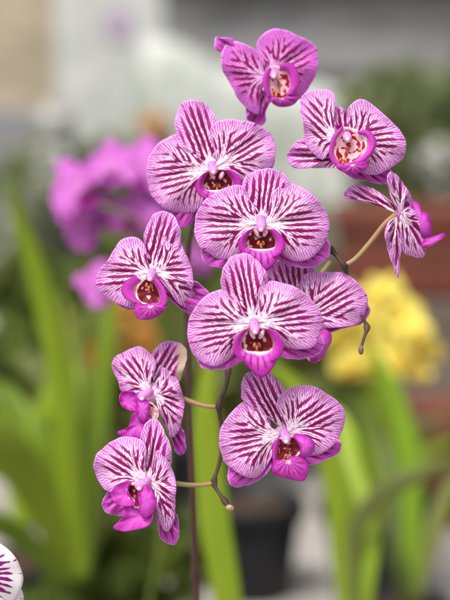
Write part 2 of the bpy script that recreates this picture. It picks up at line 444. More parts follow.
def flower(f):
    D = f['D']; g = f.get('g', (0, 0)); c = f['c']
    org = P(c[0], c[1], D)
    mb = MB()
    # stalk
    ped = f.get('ped')
    if ped:
        path = smooth_path([P(*q) for q in ped], 6)
        n = len(path); rad = [.0011+.0005*(i/(n-1))**2 for i in range(n)]
        mb.add(*tube(path, rad, 9))
    
    fo = mb.build('flower', f.get('pedmat', M['pedicel']), plant, origin=org)
    fo['label'] = f['label']
    mk('flower_heart', *blob(P(c[0], c[1], D+.0042), *((.0058, .0058, .0030) if f['seed'] != 9 else (.0028, .0028, .0026)), FWD), M['heart'] if f['seed'] != 9 else M['lobe_heart'], fo, origin=P(c[0], c[1], D+.003))
    sd = f['seed']
    for i, q in enumerate(f['tepals']):
        kind, base, outl, z = q[:4]; ex = q[4] if len(q) > 4 else {}
        mat = {'petal': M['petal'], 'dorsal': M['sepal'], 'lateral': M['lateral'], 'deep': M['petal_deep'], 'faded': M['faded']}[ex.pop('mat', kind)]
        kw = dict(cup=.18 if kind == 'petal' else .16, groove=.06 if kind != 'petal' else .03, ruf=.0013, bend=.78 if kind == 'petal' else .92, K=11.5 if kind == 'petal' else 9.5)
        kw.update(ex)
        nm = 'petal' if kind == 'petal' else 'sepal'
        V, F, A = tepal(base, outl, z, g, D=D, seed=sd*5+i, **kw)
        po = mk(nm, V, F, mat, fo, origin=P(base[0], base[1], D), vein=A, solid=.0003)
        at = po.data.attributes.new('flat', 'FLOAT_VECTOR', 'POINT')
        at.data.foreach_set('vector', [c for v in LOC for c in v])
    mb = MB(); mats = [f.get('lipmat', M['lip']), M['lobe'], M['callus'], M['midlobe'], M['rimlobe'], M['ear']]
    for q in f['lip']:
        kind, cen, outl, zc, zr = q[:5]
        p = q[5] if len(q) > 5 else (1.6 if kind == 'bowl' else 2.4)
        if kind in ('loft', 'midloft'):
            V, F, A = loft(cen, outl, zc, zr, g, D=D, c=f['lip'][0][1], bulge=-.0018)
            if kind == 'midloft': A = [((a_[0]-.45)*1.8+.04, a_[1]*3.2, .5) for a_ in A]
        else: V, F, A = bowl(cen, outl, zc, zr, g, D=D, p=p)
        mb.add(V, F, A, {'bowl': 0, 'mid': 3, 'midloft': 3, 'loft': 4}.get(kind, 1))
    if f.get('callus'):
        cx, cy, z = f['callus']
        if f['seed'] in (1, 2, 3):
            for sx in (-4.6, 4.6):
                mb.add(*blob(P(cx+sx, cy-8.5, D+z-.0008), .0012, .0010, .0024, UP+RIGHT*(sx*.12)), mi=5)
        for sx in (-2.4, 2.4):
            mb.add(*blob(P(cx+sx, cy+2, D+z), .0008, .0008, .0013, UP+RIGHT*(sx*-.12)), mi=2)
        mb.add(*blob(P(cx, cy+5, D+z-.001), .0007, .0007, .0014, UP), mi=2)
    o = mb.build('lip', mats, fo, origin=P(*f['lip'][0][1], D), solid=.0005)
    if f.get('col'):
        b, tp, z0, z1 = f['col']
        a, e = P(b[0], b[1], D+z0), P(b[0]+(tp[0]-b[0])*.72, b[1]+(tp[1]-b[1])*.72, D+z1)
        mb = MB()
        ps = [a.lerp(e, k/6) for k in range(7)]
        mb.add(*tube(ps, [.0024, .0023, .0021, .0021, .0023, .0023, .0018], 12))
        mb.add(*blob(e, .0023, .0023, .0024, (e-a)))
        co = mb.build('column', M['column'], fo, origin=a)
        mk('anther_cap', *blob(e+(UP*-.0008)+(FWD*-.0012), .0014, .0014, .0014, UP), noisy('anther_white', lin(248,222,232), lin(240,190,214), 300, .3) if 'anther_white' not in bpy.data.materials else bpy.data.materials['anther_white'], fo, origin=e)
    return fo

FL = []
def front_lip(c, sc, rot=0, sy=1):
    cr, sr = math.cos(R(rot))*sc, math.sin(R(rot))*sc
    T = lambda L: [(c[0]+(x-257)*cr-(y-344)*sy*sr, c[1]+(x-257)*sr+(y-344)*sy*cr) for x, y in L]
    return [('bowl', T([(257,346)])[0], T([(248,328),(241,334),(238,345),(240,353),(248,358),(258,360),(268,358),(276,354),(278,345),(275,334),(267,328),(257,326)]), -.0012, -.0048),
      ('midloft', T([(239,351),(241,359),(248,367),(256,374.5),(262,377.5),(268,374),(276,363),(279.5,351)]), T([(243,348.5),(247,350.5),(252,351.3),(258,351.6),(264,351.3),(269,350.5),(273,348.5)]), -.0066, -.0046),
      ('loft', T([(251,328),(243,330),(236,337),(233,347),(236,356),(244,362)]), T([(249,328),(245,334),(242,341),(242,347),(244,352),(249,356)]), -.0072, -.0042),
      ('loft', T([(263,328),(273,330),(280,337),(283.5,347),(280,356),(271,362)]), T([(266,328),(270,334),(273.5,341),(273.5,347),(271.5,352),(266,356)]), -.0072, -.0042)]
FL.append(dict(seed=1, D=-.018, c=(254,326), label='frontmost flower at the centre of the spray, facing straight out', ped=[(228,372,.03),(240,350,.02),(254,324,-.012)],
 tepals=[
 ('dorsal',(253,320),[(238,306),(226,296),(221,283),(223,268),(231,257),(239,254),(250,255),(260,263),(267,276),(266,291),(259,310)],.0025),
 ('lateral',(250,330),[(230,335),(205,343),(197,356),(198,364),(206,369),(220,370),(234,366),(245,358),(252,346)],.005,dict(K=9)),
 ('lateral',(258,330),[(256,350),(265,354),(280,357),(293,359),(310,358),(321,352),(324,343),(319,334),(300,328),(275,325)],.0045,dict(K=9)),
 ('petal',(252,324),[(243,313),(237,298),(230,290),(217,290),(203,298),(192,313),(187,328),(189,345),(197,358),(210,366),(223,364),(233,355),(240,342),(246,331)],0,dict(gp=(-.00004,0))),
 ('petal',(256,322),[(260,309),(258,293),(262,284),(273,281),(290,285),(307,295),(318,308),(323,323),(320,337),(312,347),(297,349),(283,346),(272,339),(262,329)],-.0008,dict(gp=(.00004,0)))],
 lip=front_lip((257,344),1.0),
 callus=(257,343,-.0035), col=((254,322),(255.5,333),0,-.009)))
# B
FL.append(dict(seed=2, D=0.0, c=(261,222), label='flower above the frontmost one with broad dark-striped petals and dark red throat', ped=[(235,215,.04),(250,222,.025),(261,220,.006)],
 tepals=[
 ('dorsal',(262,220),[(254,213),(246,197),(242,184),(250,173),(263,169),(277,170),(287,177),(290,187),(281,202),(268,214)],.0025),
 ('lateral',(257,232),[(235,235),(206,241),(201,250),(201,257),(207,265),(217,268),(232,265),(250,252)],.005,dict(K=9)),
 ('lateral',(265,232),[(268,248),(282,262),(300,268),(316,266),(327,259),(331,250),(328,240),(312,234),(285,229)],.005,dict(K=9)),
 ('petal',(259,224),[(254,211),(252,194),(240,185),(225,188),(208,197),(197,212),(194,227),(198,243),(210,255),(223,260),(237,256),(245,245),(253,231)],0,dict(gp=(-.00004,0))),
 ('petal',(264,224),[(269,211),(271,196),(280,186),(292,184),(308,191),(322,205),(329,222),(327,238),(317,253),(302,261),(288,258),(280,248),(271,232)],-.0006,dict(gp=(.00004,0)))],
 lip=front_lip((260.5,242.5),.93,0,.92),
 callus=(261,241,-.0035), col=((261,219),(261,231),0,-.008)))
# C
FL.append(dict(seed=3, D=.014, c=(212,168), label='flower tilted to the left at the upper left of the spray', ped=[(215,200,.045),(214,185,.035),(212,166,.02)],
 tepals=[
 ('dorsal',(211,166),[(202,160),(186,150),(178,138),(175,125),(177,112),(183,103),(191,100),(202,102),(210,108),(216,118),(219,131),(217,150)],.0025),
 ('lateral',(210,178),[(190,190),(175,205),(171,215),(175,224),(183,228),(193,222),(206,207),(214,190)],.005,dict(K=9)),
 ('lateral',(218,178),[(222,195),(238,210),(255,208),(256,195),(240,182)],.006,dict(K=9)),
 ('petal',(209,170),[(200,160),(193,146),(182,134),(168,137),(155,147),(147,163),(147,183),(155,200),(170,211),(187,214),(198,210),(205,195),(207,181)],0,dict(gp=(-.00004,0))),
 ('petal',(215,167),[(218,154),(211,141),(211,128),(222,120),(240,120),(258,125),(272,136),(276,150),(273,166),(264,178),(245,184),(230,177)],-.0008,dict(gp=(.00004,0)))],
 lip=front_lip((217.5,183.5),.92,-6,.90),
 callus=(217,184,-.003), col=((212,165),(214,172.5),0,-.008)))
# D
FL.append(dict(seed=4, D=-.002, c=(284,436), label='lowest flower on the right, below the frontmost one, turned slightly to the right', ped=[(222,430,.03),(250,436,.02),(282,436,.004)],
 tepals=[
 ('dorsal',(283,430),[(271,420),(255,408),(243,400),(241,388),(244,377),(252,371),(266,371),(277,379),(284,389),(285,402),(287,416)],.0028),
 ('lateral',(279,444),[(255,450),(234,460),(228,470),(228,482),(236,487),(249,485),(262,478),(272,466),(281,454)],.005,dict(K=9,mat='lateral')),
 ('lateral',(290,444),[(292,458),(306,465),(319,463),(331,458),(341,450),(340,441),(325,434),(304,436)],.005,dict(K=9)),
 ('petal',(280,434),[(270,423),(262,409),(254,400),(243,402),(230,413),(221,429),(219,444),(224,461),(236,472),(252,478),(263,472),(270,460),(275,446)],0,dict(gp=(-.00002,0))),
 ('petal',(287,433),[(285,421),(277,406),(280,395),(292,387),(310,386),(328,394),(341,405),(345,419),(341,433),(334,444),(322,453),(306,455),(295,446)],-.0006,dict(gp=(.00009,0)))],
 lip=[('bowl',(288,449),[(277,440),(274,450),(275,461),(284,461),(296,457),(303,449),(302,441),(293,436),(284,437)],-.0022,-.0045),
      ('mid',(288,461),[(275,460),(273,473),(289,479),(305,480),(308,461),(294,456),(282,461)],-.0085,-.006),
      ('loft',[(279,437),(273,444),(272,456),(274,467)],[(280,440),(278,448),(277,458),(278,466)],-.006,-.004),
      ('lobe',(305,446),[(294,435),(306,436),(314,444),(311,454),(302,458),(300,447)],-.0105,-.0065)],
 callus=(288,454,-.004), col=((284,432),(287,442),0,-.008)))
# E
FL.append(dict(seed=5, D=.004, c=(152,274), g=(-.00012,0), label='flower on the left of the spray facing left, green stalk beside its lip', ped=[(189,290,.045),(180,292,.03),(165,288,.016),(154,276,.008)],
 tepals=[
 ('dorsal',(152,270),[(147,257),(144,241),(146,228),(152,217),(161,211),(172,214),(178,223),(181,236),(178,250),(168,262)],.0025),
 ('lateral',(158,284),[(175,284),(194,281),(204,287),(209,294),(205,303),(194,312),(184,311),(170,300)],.006,dict(K=8)),
 ('lateral',(149,284),[(125,285),(113,295),(118,305),(132,310),(146,298)],.006,dict(K=9)),
 ('petal',(151,273),[(147,262),(146,248),(139,239),(129,237),(118,243),(107,261),(97,275),(96,287),(104,297),(119,304),(133,308),(143,301),(148,286)],0),
 ('petal',(156,272),[(160,262),(164,250),(164,238),(174,236),(181,242),(185,253),(191,267),(194,282),(192,289),(196,295),(195,304),(188,308),(178,303),(169,291),(161,281)],-.0025,dict(gp=(.00018,0),cup=.22))],
 lip=[('bowl',(149,291),[(143,280),(137,287),(136,296),(141,303),(152,306),(160,303),(160,293),(155,283),(149,278)],-.0022,-.0045),
      ('mid',(151,306),[(135,303),(135,314),(139,319),(152,319),(164,311),(167,303),(157,302),(145,304)],-.0085,-.006),
      ('loft',[(136,276),(125,281),(121,291),(127,300),(140,303)],[(142,281),(136,288),(136,295),(139,300),(142,303)],-.0065,-.0035),
      ('loft',[(150,274),(158,280),(165,290),(167,302),(161,308)],[(149,279),(155,284),(160,293),(160,301),(158,306)],-.006,-.004)],
 callus=(149,283,-.005), col=((153,272),(149,279),0,-.007)))
# F top
FL.append(dict(seed=6, D=.034, c=(270,74), g=(.00010,0), lipmat=M['lip_pale'], label='topmost flower of the spray, slightly out of focus, dark throat to the right', ped=[(258,118,.07),(268,100,.06),(270,76,.042)],
 tepals=[
 ('lateral',(266,72),[(240,57),(226,55),(216,49),(214,42),(217,37),(228,38),(240,42),(255,55)],.004,dict(K=9)),
 ('lateral',(267,88),[(252,96),(246,108),(247,119),(257,126),(265,123),(266,112),(272,98)],.004,dict(K=9)),
 ('petal',(266,76),[(264,64),(258,52),(247,45),(234,41),(225,45),(221,57),(223,71),(230,84),(239,100),(250,111),(259,114),(261,99),(263,86)],0,dict(mat='deep')),
 ('petal',(272,72),[(264,62),(257,49),(259,39),(270,30),(285,30),(301,37),(314,45),(318,55),(317,71),(311,84),(303,95),(292,99),(280,86)],.001,dict(mat='deep'))],
 lip=[('bowl',(279,86),[(270,68),(268,82),(270,97),(280,103),(290,98),(292,84),(287,71),(279,66)],-.0022,-.0045),
      ('mid',(281,98.5),[(268,94),(271,102),(280,107),(293,105),(299,97),(290,95),(279,98)],-.0065,-.004),
      ('loft',[(279,65),(290,63),(297,71),(299,84),(291,95)],[(281,70),(287,72),(290,78),(290,87),(286,95)],-.006,-.004),
      ('loft',[(270,67),(264,74),(263,86),(268,98)],[(272,70),(270,78),(270,87),(272,96)],-.006,-.004)],
 callus=(276,90,-.004), col=((271,70),(275,77),0,-.006)))
# G behind A
FL.append(dict(seed=7, D=.014, c=(298,318), label='flower hidden behind the frontmost one, only its right petal and upper sepal in view', ped=[(330,262,.05),(310,290,.04),(300,316,.02)],
 tepals=[
 ('dorsal',(298,318),[(289,306),(272,292),(264,277),(270,266),(285,260),(303,259),(313,266),(315,277),(308,292)],.002),
 ('lateral',(302,326),[(318,322),(345,302),(364,302),(370,311),(364,322),(345,328),(320,336)],.006,dict(K=9)),
 ('petal',(296,322),[(285,312),(275,318),(270,335),(280,350),(292,342)],.003,dict(K=8)),
 ('petal',(300,320),[(303,303),(300,283),(306,274),(322,272),(340,273),(354,279),(364,289),(367,300),(364,315),(357,324),(342,327),(327,328),(313,327)],0)],
 lip=[('bowl',(312,342),[(306,328),(318,329),(328,332),(331,340),(327,348),(323,357),(315,363),(308,360),(302,348),(300,336)],.001,-.002),
      ('lobe',(320,345),[(320,330),(329,332),(331,340),(327,348),(323,357),(315,362),(310,360),(317,346)],-.006,-.002)]))
# H
FL.append(dict(seed=8, D=.010, c=(345,140), lipmat=M['lip_pale'], label='flower at the upper right of the spray with a pale spotted open throat', ped=[(268,98,.06),(285,98,.062),(305,98,.055),(322,112,.045),(345,142,.018)],
 tepals=[
 ('dorsal',(344,138),[(336,128),(333,118),(334,108),(341,107),(348,114),(350,125),(348,134)],.002,dict(K=9)),
 ('lateral',(340,156),[(322,143),(303,139),(292,146),(287,156),(289,164),(297,168),(315,168),(334,168)],.004,dict(K=9,mat='dorsal')),
 ('lateral',(350,158),[(340,169),(352,178),(370,182),(387,184),(392,174),(387,165),(370,158)],.005,dict(K=9)),
 ('petal',(337,140),[(333,126),(335,110),(334,95),(326,89),(312,90),(302,96),(300,107),(303,123),(304,140),(312,152),(322,160),(328,152),(332,146)],-.001,dict(gp=(-.00008,0))),
 ('petal',(350,139),[(350,124),(348,110),(354,102),(362,99),(375,107),(390,120),(403,135),(406,143),(403,157),(391,168),(378,174),(364,173),(354,160)],-.0006)],
 lip=[('bowl',(347,150),[(342,128),(335,140),(333,152),(337,163),(346,168),(356,164),(364,155),(367,144),(362,134),(352,128)],-.0022,-.0050),
      ('mid',(353,165),[(343,162),(336,167),(345,173),(356,174),(367,168),(369,160),(358,163)],-.008,-.006),
      ('loft',[(357,132),(365,130),(372,134),(376,142),(373,152),(364,161),(354,165)],[(360,134),(366,136),(369,143),(367,151),(361,157),(353,162)],-.006,-.0045),
      ('loft',[(343,125),(333,135),(329,149),(331,161),(340,169)],[(343,131),(337,139),(334,149),(336,158),(343,164)],-.006,-.0045)],
 callus=(343,158,-.006), col=((346,132),(348,140),0,-.006)))
# I profile right
FL.append(dict(seed=9, D=.000, c=(399,215), label='rightmost flower, seen in profile facing right on its own curved stalk',
 ped=[(345,265,.012),(356,258,.012),(372,240,.010),(385,224,.006),(397,214,.003)],
 tepals=[
 ('dorsal',(398,214),[(392,203),(380,193),(367,186),(355,185),(345,190),(344,196),(350,200),(366,200),(383,207)],.003,dict(K=7,gp=(-.0003,0),cup=.3)),
 ('petal',(400,214),[(392,200),(388,187),(387,176),(392,172),(403,183),(412,199),(414,209),(406,213)],.002,dict(K=9,gp=(.0006,0),cup=.2,mat='petal')),
 ('petal',(401,213),[(408,207),(416,212),(424,224),(428,235),(426,248),(423,257),(411,256),(403,251),(400,236)],-.004,dict(K=8,gp=(.0005,0))),
 ('lateral',(397,216),[(388,222),(385,232),(387,246),(393,266),(398,278),(400,262),(402,242),(401,226)],.002,dict(K=6,gp=(.0004,0),mat='petal'))],
 lip=[('lobe',(422,222),[(413,203),(418,204),(421,211),(428,215),(431,224),(430,235),(420,236),(412,222)],.004,.008),
      ('lobe',(434,242),[(420,248),(432,246),(441,240),(446,236),(444,233),(434,236),(424,240)],.004,.006),
      ('bowl',(404,226),[(400,216),(404,217),(406,230),(403,238),(400,230)],.000,-.001)]))
# J
FL.append(dict(seed=10, D=.018, c=(152,392), lipmat=M['lip_pale'], g=(-.0001,0), label='flower at left facing left, above the lowest left one, with a faded beige sepal tip', ped=[(219,407,.024),(205,406,.024),(192,402,.024),(178,397,.024),(154,392,.022)],
 tepals=[
 ('dorsal',(153,388),[(151,374),(152,355),(160,344),(169,341),(181,344),(187,350),(187,359),(183,371),(179,382),(166,387)],.0025,dict(mat='faded')),
 ('lateral',(160,408),[(163,422),(171,438),(176,452),(182,455),(186,447),(183,430),(174,414)],.006,dict(K=9)),
 ('petal',(150,391),[(152,379),(156,368),(154,358),(141,347),(127,350),(114,359),(112,369),(118,380),(121,391),(131,396),(142,394)],0),
 ('petal',(154,394),[(159,383),(162,368),(169,371),(177,379),(182,392),(184,406),(182,421),(177,433),(171,437),(166,425),(159,411)],-.003,dict(gp=(.0002,0)))],
 lip=[('lobe',(128,401),[(122,392),(120,402),(127,409),(137,411),(138,402),(135,393)],-.001,-.003),
      ('lobe',(143,410),[(138,401),(144,399),(149,404),(149,414),(146,422),(140,421),(137,410)],-.0095,-.0072),
      ('lobe',(139,424),[(118,432),(128,427),(132,415),(138,412),(146,420),(147,432),(141,438),(130,438),(121,436)],-.0048,-.0064,1.3),
      ('bowl',(152,412),[(147,402),(154,404),(159,412),(156,421),(149,423),(146,412)],-.004,-.006)],
 col=((150,392),(139,398),-.002,-.008)))
# K
FL.append(dict(seed=11, D=.002, c=(148,482), g=(-.0001,0), label='lowest flower on the left, facing left with its lip curled to a point', ped=[(214,483,.024),(202,485,.022),(188,485,.018),(172,483,.013),(150,482,.006)],
 tepals=[
 ('dorsal',(149,478),[(143,462),(140,442),(144,426),(151,419),(160,423),(168,439),(172,454),(170,466),(161,474)],.0025),
 ('lateral',(158,495),[(157,513),(158,528),(162,540),(172,545),(178,540),(179,523),(174,508)],.006,dict(K=9)),
 ('lateral',(135,490),[(112,487),(104,497),(102,506),(107,513),(119,516),(128,514),(136,504)],.005,dict(K=9)),
 ('petal',(146,481),[(146,467),(147,454),(144,443),(134,437),(122,437),(109,443),(97,454),(93,466),(97,477),(105,490),(118,493),(132,487)],0),
 ('petal',(150,482),[(154,467),(157,450),(165,457),(172,469),(176,486),(175,508),(173,523),(167,532),(161,525),(157,508),(154,492)],-.003,dict(gp=(.0002,0)))],
 lip=[('bowl',(135,496),[(130,484),(127,490),(130,500),(137,508),(143,502),(141,490),(136,485)],-.0035,-.006),
      ('lobe',(126,494),[(130,481),(117,485),(111,493),(114,502),(124,506),(135,505),(131,498),(127,489)],-.0048,-.0066,1.2),
      ('lobe',(147,500),[(138,488),(144,485),(151,490),(156,501),(154,511),(144,518),(140,508)],-.0098,-.0078),
      ('lobe',(139,515),[(124,506),(125,516),(113,527),(121,531),(134,530),(149,525),(153,514),(144,512),(134,507)],-.0042,-.0066,1.3)],
 col=((148,481),(136,488),-.002,-.008)))
for f in FL: flower(f)

# stems
mb = MB()
def px_tube(pts, r0, r1, knots=()):
    path = smooth_path([P(*q) for q in pts], 7); n = len(path)
    rad = []
    for i, p in enumerate(path):
        r = r0+(r1-r0)*i/(n-1)
        for k in knots:
            dd = (p-P(*k)).length
            r += .0009*math.exp(-(dd/.0024)**2)
        rad.append(r)
    mb.add(*tube(path, rad, 10))
base = Vector(POT)+Vector((0, 0, .09))
mb2 = MB()
path = smooth_path([base, base+Vector((.002, .0, .06)), P(197, 620, .12), P(195, 560, .12), P(193, 500, .12), P(190, 430, .12), P(188, 370, .12), P(187, 300, .12), P(189, 245, .09), P(196, 215, .05)], 8)
rad = [.0023-.0007*i/(len(path)-1) for i in range(len(path))]
kp = P(195, 578, .12)
rad = [r+.0014*math.exp(-((p-kp).length/.004)**2) for r, p in zip(rad, path)]
mb2.add(*tube(path, rad, 12))
mb2.build('stem', M['mainstem'], plant)
mb = MB()
px_tube([(196,215,.05),(214,185,.045),(238,150,.05),(256,120,.068),(268,98,.06)], .0015, .0010)
px_tube([(196,216,.05),(225,212,.045),(265,222,.035),(300,235,.03),(322,243,.02),(333,252,.014),(345,267,.012),(349,285,.03),(356,305,.032),(364,320,.01),(367,328,.004),(364,338,.002),(361,348,0)], .0014, .0007, [(345,266,.012),(331,249,.015),(367,327,.004)])
px_tube([(192,222,.06),(212,238,.045),(229,262,.035),(236,300,.03),(234,340,.028),(229,365,.024),(226,385,.022),(219,405,.022),(221,425,.024),(222,445,.026),(219,464,.026),(214,482,.024),(219,493,.02),(226,503,.016),(229,508,.014)], .0014, .0009, [(219,406,.022),(214,482,.024),(229,372,.024),(226,501,.017)])
mb.build('branch', M['stem'], plant)
mk('bud', *blob(P(361,350,0), .0014, .0014, .0024, UP), M['bud'], plant, origin=P(361,350,0))
mk('bud', *blob(P(230,508,.013), .0017, .0017, .0021, (RIGHT-UP*.4)), noisy('bud_cream', lin(196,168,140), lin(150,120,90), 200, .5), plant, origin=P(230,508,.013))

# ------------------------------------------------------------------ leaves, pots
def ribbon(pts, w, fold=.25, n=5, yaw=0.3, thick=.0012):
    """strap leaf along px path [(px,py,d)], widths in px"""
    path = smooth_path([P(*q) for q in pts], 6); m = len(path)
    V = []; F = []
    for i, p in enumerate(path):
        d = (path[min(i+1, m-1)]-path[max(i-1, 0)]).normalized()
        side = d.cross(FWD).normalized(); side = (side+FWD*yaw).normalized()
        nrm = side.cross(d)
        u = i/(m-1)*(len(w)-1); a = min(int(u), len(w)-2); ww = (w[a]+(w[a+1]-w[a])*(u-a))*S*(FD+pts[0][2])/FD*.5
        for k in range(-n, n+1):
            q = k/n; V.append(p+side*(q*ww)+nrm*(abs(q)*ww*fold))
    c = 2*n+1
    for i in range(m-1):
        for k in range(c-1): F.append((i*c+k, i*c+k+1, (i+1)*c+k+1, (i+1)*c+k))
    return V, F
def leaf(parent, pts, w, mat='leaf', **k):
    V, F = ribbon(pts, w, **k)
    return mk('leaf', V, F, M[mat], parent, origin=P(*pts[0]), solid=.0012)
def lathe(c, prof, n=32):
    V = []; F = []
    for r, z in prof:
        for k in range(n):
            th = 2*math.pi*k/n; V.append(Vector((c[0]+r*math.cos(th), c[1]+r*math.sin(th), c[2]+z)))
    for i in range(len(prof)-1):
        for k in range(n): F.append((i*n+k, i*n+(k+1) % n, (i+1)*n+(k+1) % n, (i+1)*n+k))
    F.append(tuple(range(n-1, -1, -1)))
    return V, F
def pot(parent, c, r, h, mat, soil=True):
    prof = [(r*.72, 0), (r*.74, .002), (r*.93, h*.80), (r*.94, h*.82), (r*1.04, h*.82), (r*1.05, h*.98), (r*1.02, h), (r*.95, h), (r*.93, h*.85), (r*.90, h*.80)]
    V, F = lathe(c, prof)
    mk('pot', V, F, mat, parent, origin=c)
    if soil:
        V = [Vector((c[0], c[1], c[2]+h*.86))]; F = []
        for i in range(1, 7):
            for k in range(24):
                th = 2*math.pi*k/24; rr = r*.925*i/6
                V.append(Vector((c[0]+rr*math.cos(th), c[1]+rr*math.sin(th), c[2]+h*.84+random.uniform(0, .008)*(1 if i < 6 else 0))))
        for k in range(24): F.append((0, 1+k, 1+(k+1) % 24))
        for i in range(5):
            for k in range(24): F.append((1+i*24+k, 1+(i+1)*24+k, 1+(i+1)*24+(k+1) % 24, 1+i*24+(k+1) % 24))
        mk('potting_bark', V, F, M['soil'], parent, origin=c)
def ground_at(px, d):
    """ground point straight under pixel column px at depth d"""
    q = P(px, 300, d); y = q.y; q.z = 0; return q

pot(plant, POT, .065, .11, M['black_pot'])
for k, (a, l) in enumerate(((20, .2), (160, .22), (250, .17), (-70, .15), (100, .13))):
    V = []; F = []; dr = Vector((math.cos(R(a)), math.sin(R(a)), 0)); sd = Vector((-dr.y, dr.x, 0))
    for i in range(15):
        t = i/14; c = POT+Vector((0, 0, .095))+dr*(l*t)+Vector((0, 0, .07*math.sin(t*2.4)))
        w = .032*(math.sin(math.pi*min(1, t*.86+.12)))**.6
        for q in (-1, -.5, 0, .5, 1): V.append(c+sd*(w*q)+Vector((0, 0, .008*abs(q))))
    for i in range(14):
        for q in range(4): F.append((i*5+q, (i+1)*5+q, (i+1)*5+q+1, i*5+q+1))
    mk('leaf', V, F, M['leaf_dark'], plant, origin=POT+Vector((0, 0, .095)), solid=.002)

# template flower for blooms farther off, from the outlines above
TA = FL[0]
def far_flower(parent, cx, cy, D, sc, roll, mat, lipm, g=(0, 0), mirror=1, ns=36, nt=10, solid=.0006, name='flower'):
    cr, sr = math.cos(R(roll)), math.sin(R(roll))
    def T(q):
        x, y = (q[0]-254)*sc*mirror, (q[1]-326)*sc
        return (cx+x*cr-y*sr, cy+x*sr+y*cr)
    org = P(cx, cy, D); mm = FD/(FD+D)
    fo = mk(name, *blob(P(cx, cy, D-.004), .004, .004, .006, FWD), M['column'] if mat is not M['yellow'] else M['yellow_lip'], parent, origin=org)
    for q in TA['tepals']:
        kind, b, outl, z = q[:4]
        V, F, A = tepal(T(b), [T(o) for o in outl], z*1.2, g, D=D, cup=.3, nt=nt, ns=ns, K=8.5*sc, seed=int(cx+cy), ruf=.0015)
        mk('petal' if kind == 'petal' else 'sepal', V, F, mat, fo, origin=P(*T(b), D), vein=A, solid=solid)
    l = TA['lip'][0]
    V, F, A = bowl(T(l[1]), [T(o) for o in l[2]], .003, -.012, g, nt=8, ns=24, D=D)
    mk('lip', V, F, lipm, fo, origin=P(*T(l[1]), D), vein=A, solid=solid)
    return fo

# pink orchid behind on the left
D = .50
b = ground_at(122, D)
pk = thing('orchid_plant', 'blurred plain pink moth orchid behind the left side of the striped one', 'orchid', b)
for (x, y, s, r, g) in ((82,190,.50,-25,(.0002,0)), (112,170,.42,10,(-.0001,0)), (140,172,.50,30,(0,0)), (88,222,.44,-60,(.0002,0)), (133,218,.46,20,(0,0)), (158,205,.40,0,(0,0)),(100,284,.36,-70,(.0003,0)), (193,262,.28,20,(0,0))):
    far_flower(pk, x, y, D+random.uniform(-.02, .02), s, r, M['far_pink'], M['far_pink'] if s < .45 else M['far_lip'], (g[0]+random.uniform(-.0005,.0005), random.uniform(-.0006,.0006)))
mb = MB()
for pts in ([b+Vector((0, 0, .08)), P(165, 520, D+.02), P(162, 380, D+.02), P(160, 260, D+.02), P(140, 208, D+.01), P(115, 195, D), P(92, 188, D-.01)], [P(160, 262, D+.02), P(135, 222, D-.03), P(100, 205, D-.03)], [P(162, 330, D+.02), P(130, 290, D), P(104, 284, D)], [P(160,270,D+.02), P(180,262,D), P(193,262,D)]):
    mb.add(*tube(smooth_path(pts, 6), .0022, 8))
mb.build('stem', M['leaf_dark'], pk)
pot(pk, b, .06, .10, M['black_pot'])

# yellow orchid on the right
D = 1.0
b = ground_at(385, D)
ye = thing('orchid_plant', 'blurred yellow orchid in full bloom on the right', 'orchid', b)
for (x, y, s, r) in ((378,296,.30,0),(402,312,.34,15),(360,318,.34,-20),(338,342,.30,10),(384,338,.34,30),(414,330,.28,-10),(350,368,.30,0),(374,366,.30,20),(400,362,.32,-25),(426,350,.28,5),(352,298,.22,-10),(342,320,.22,60),(392,286,.20,40),(420,372,.20,20),(366,348,.26,170),(395,340,.24,200)):
    far_flower(ye, x, y, D+random.uniform(-.09, .09), s*.94, r+random.uniform(-20, 20), M['yellow'], M['yellow_lip'], (random.uniform(-.0009, .0009), random.uniform(-.0008, .0008)), ns=28, nt=8)
mb = MB()
for pts in ([b+Vector((0, 0, .08)), P(383, 470, D+.05), P(380, 400, D+.05), P(378, 340, D+.05), P(375, 300, D+.04)], [P(380, 400, D+.05), P(400, 360, D+.05), P(420, 345, D+.02)], [P(380, 400, D+.05), P(355, 370, D+.05), P(345, 345, D+.02)]):
    mb.add(*tube(smooth_path(pts, 6), .0035, 8))
mb.build('stem', M['leaf'], ye)
pot(ye, b, .07, .12, M['black_pot'])
for pts, w in ((((385,520,D),(372,450,D),(366,400,D),(362,370,D)), (16,20,14,3)), (((385,520,D),(395,450,D),(393,400,D),(385,375,D)), (14,18,12,3)), (((388,520,D),(405,470,D),(430,450,D),(455,440,D)), (14,18,14,4))):
    leaf(ye, pts, w)

# near white spotted orchid at the lower-left corner
D = .0
b = ground_at(-40, .03)
wh = thing('orchid_plant', 'white orchid with purple blotches, its petal edge entering at the lower left corner', 'orchid', b)
far_flower(wh, -46, 580, 0, 1.0, 0, M['white_petal'], M['lobe'], ns=64, nt=20)
mb = MB(); mb.add(*tube(smooth_path([b+Vector((0, 0, .09)), P(-60, 700, .03), P(-52, 640, .02), P(-46, 582, .008)], 6), .002, 8)); mb.build('stem', M['pedicel'], wh)
pot(wh, b, .055, .10, M['black_pot'])

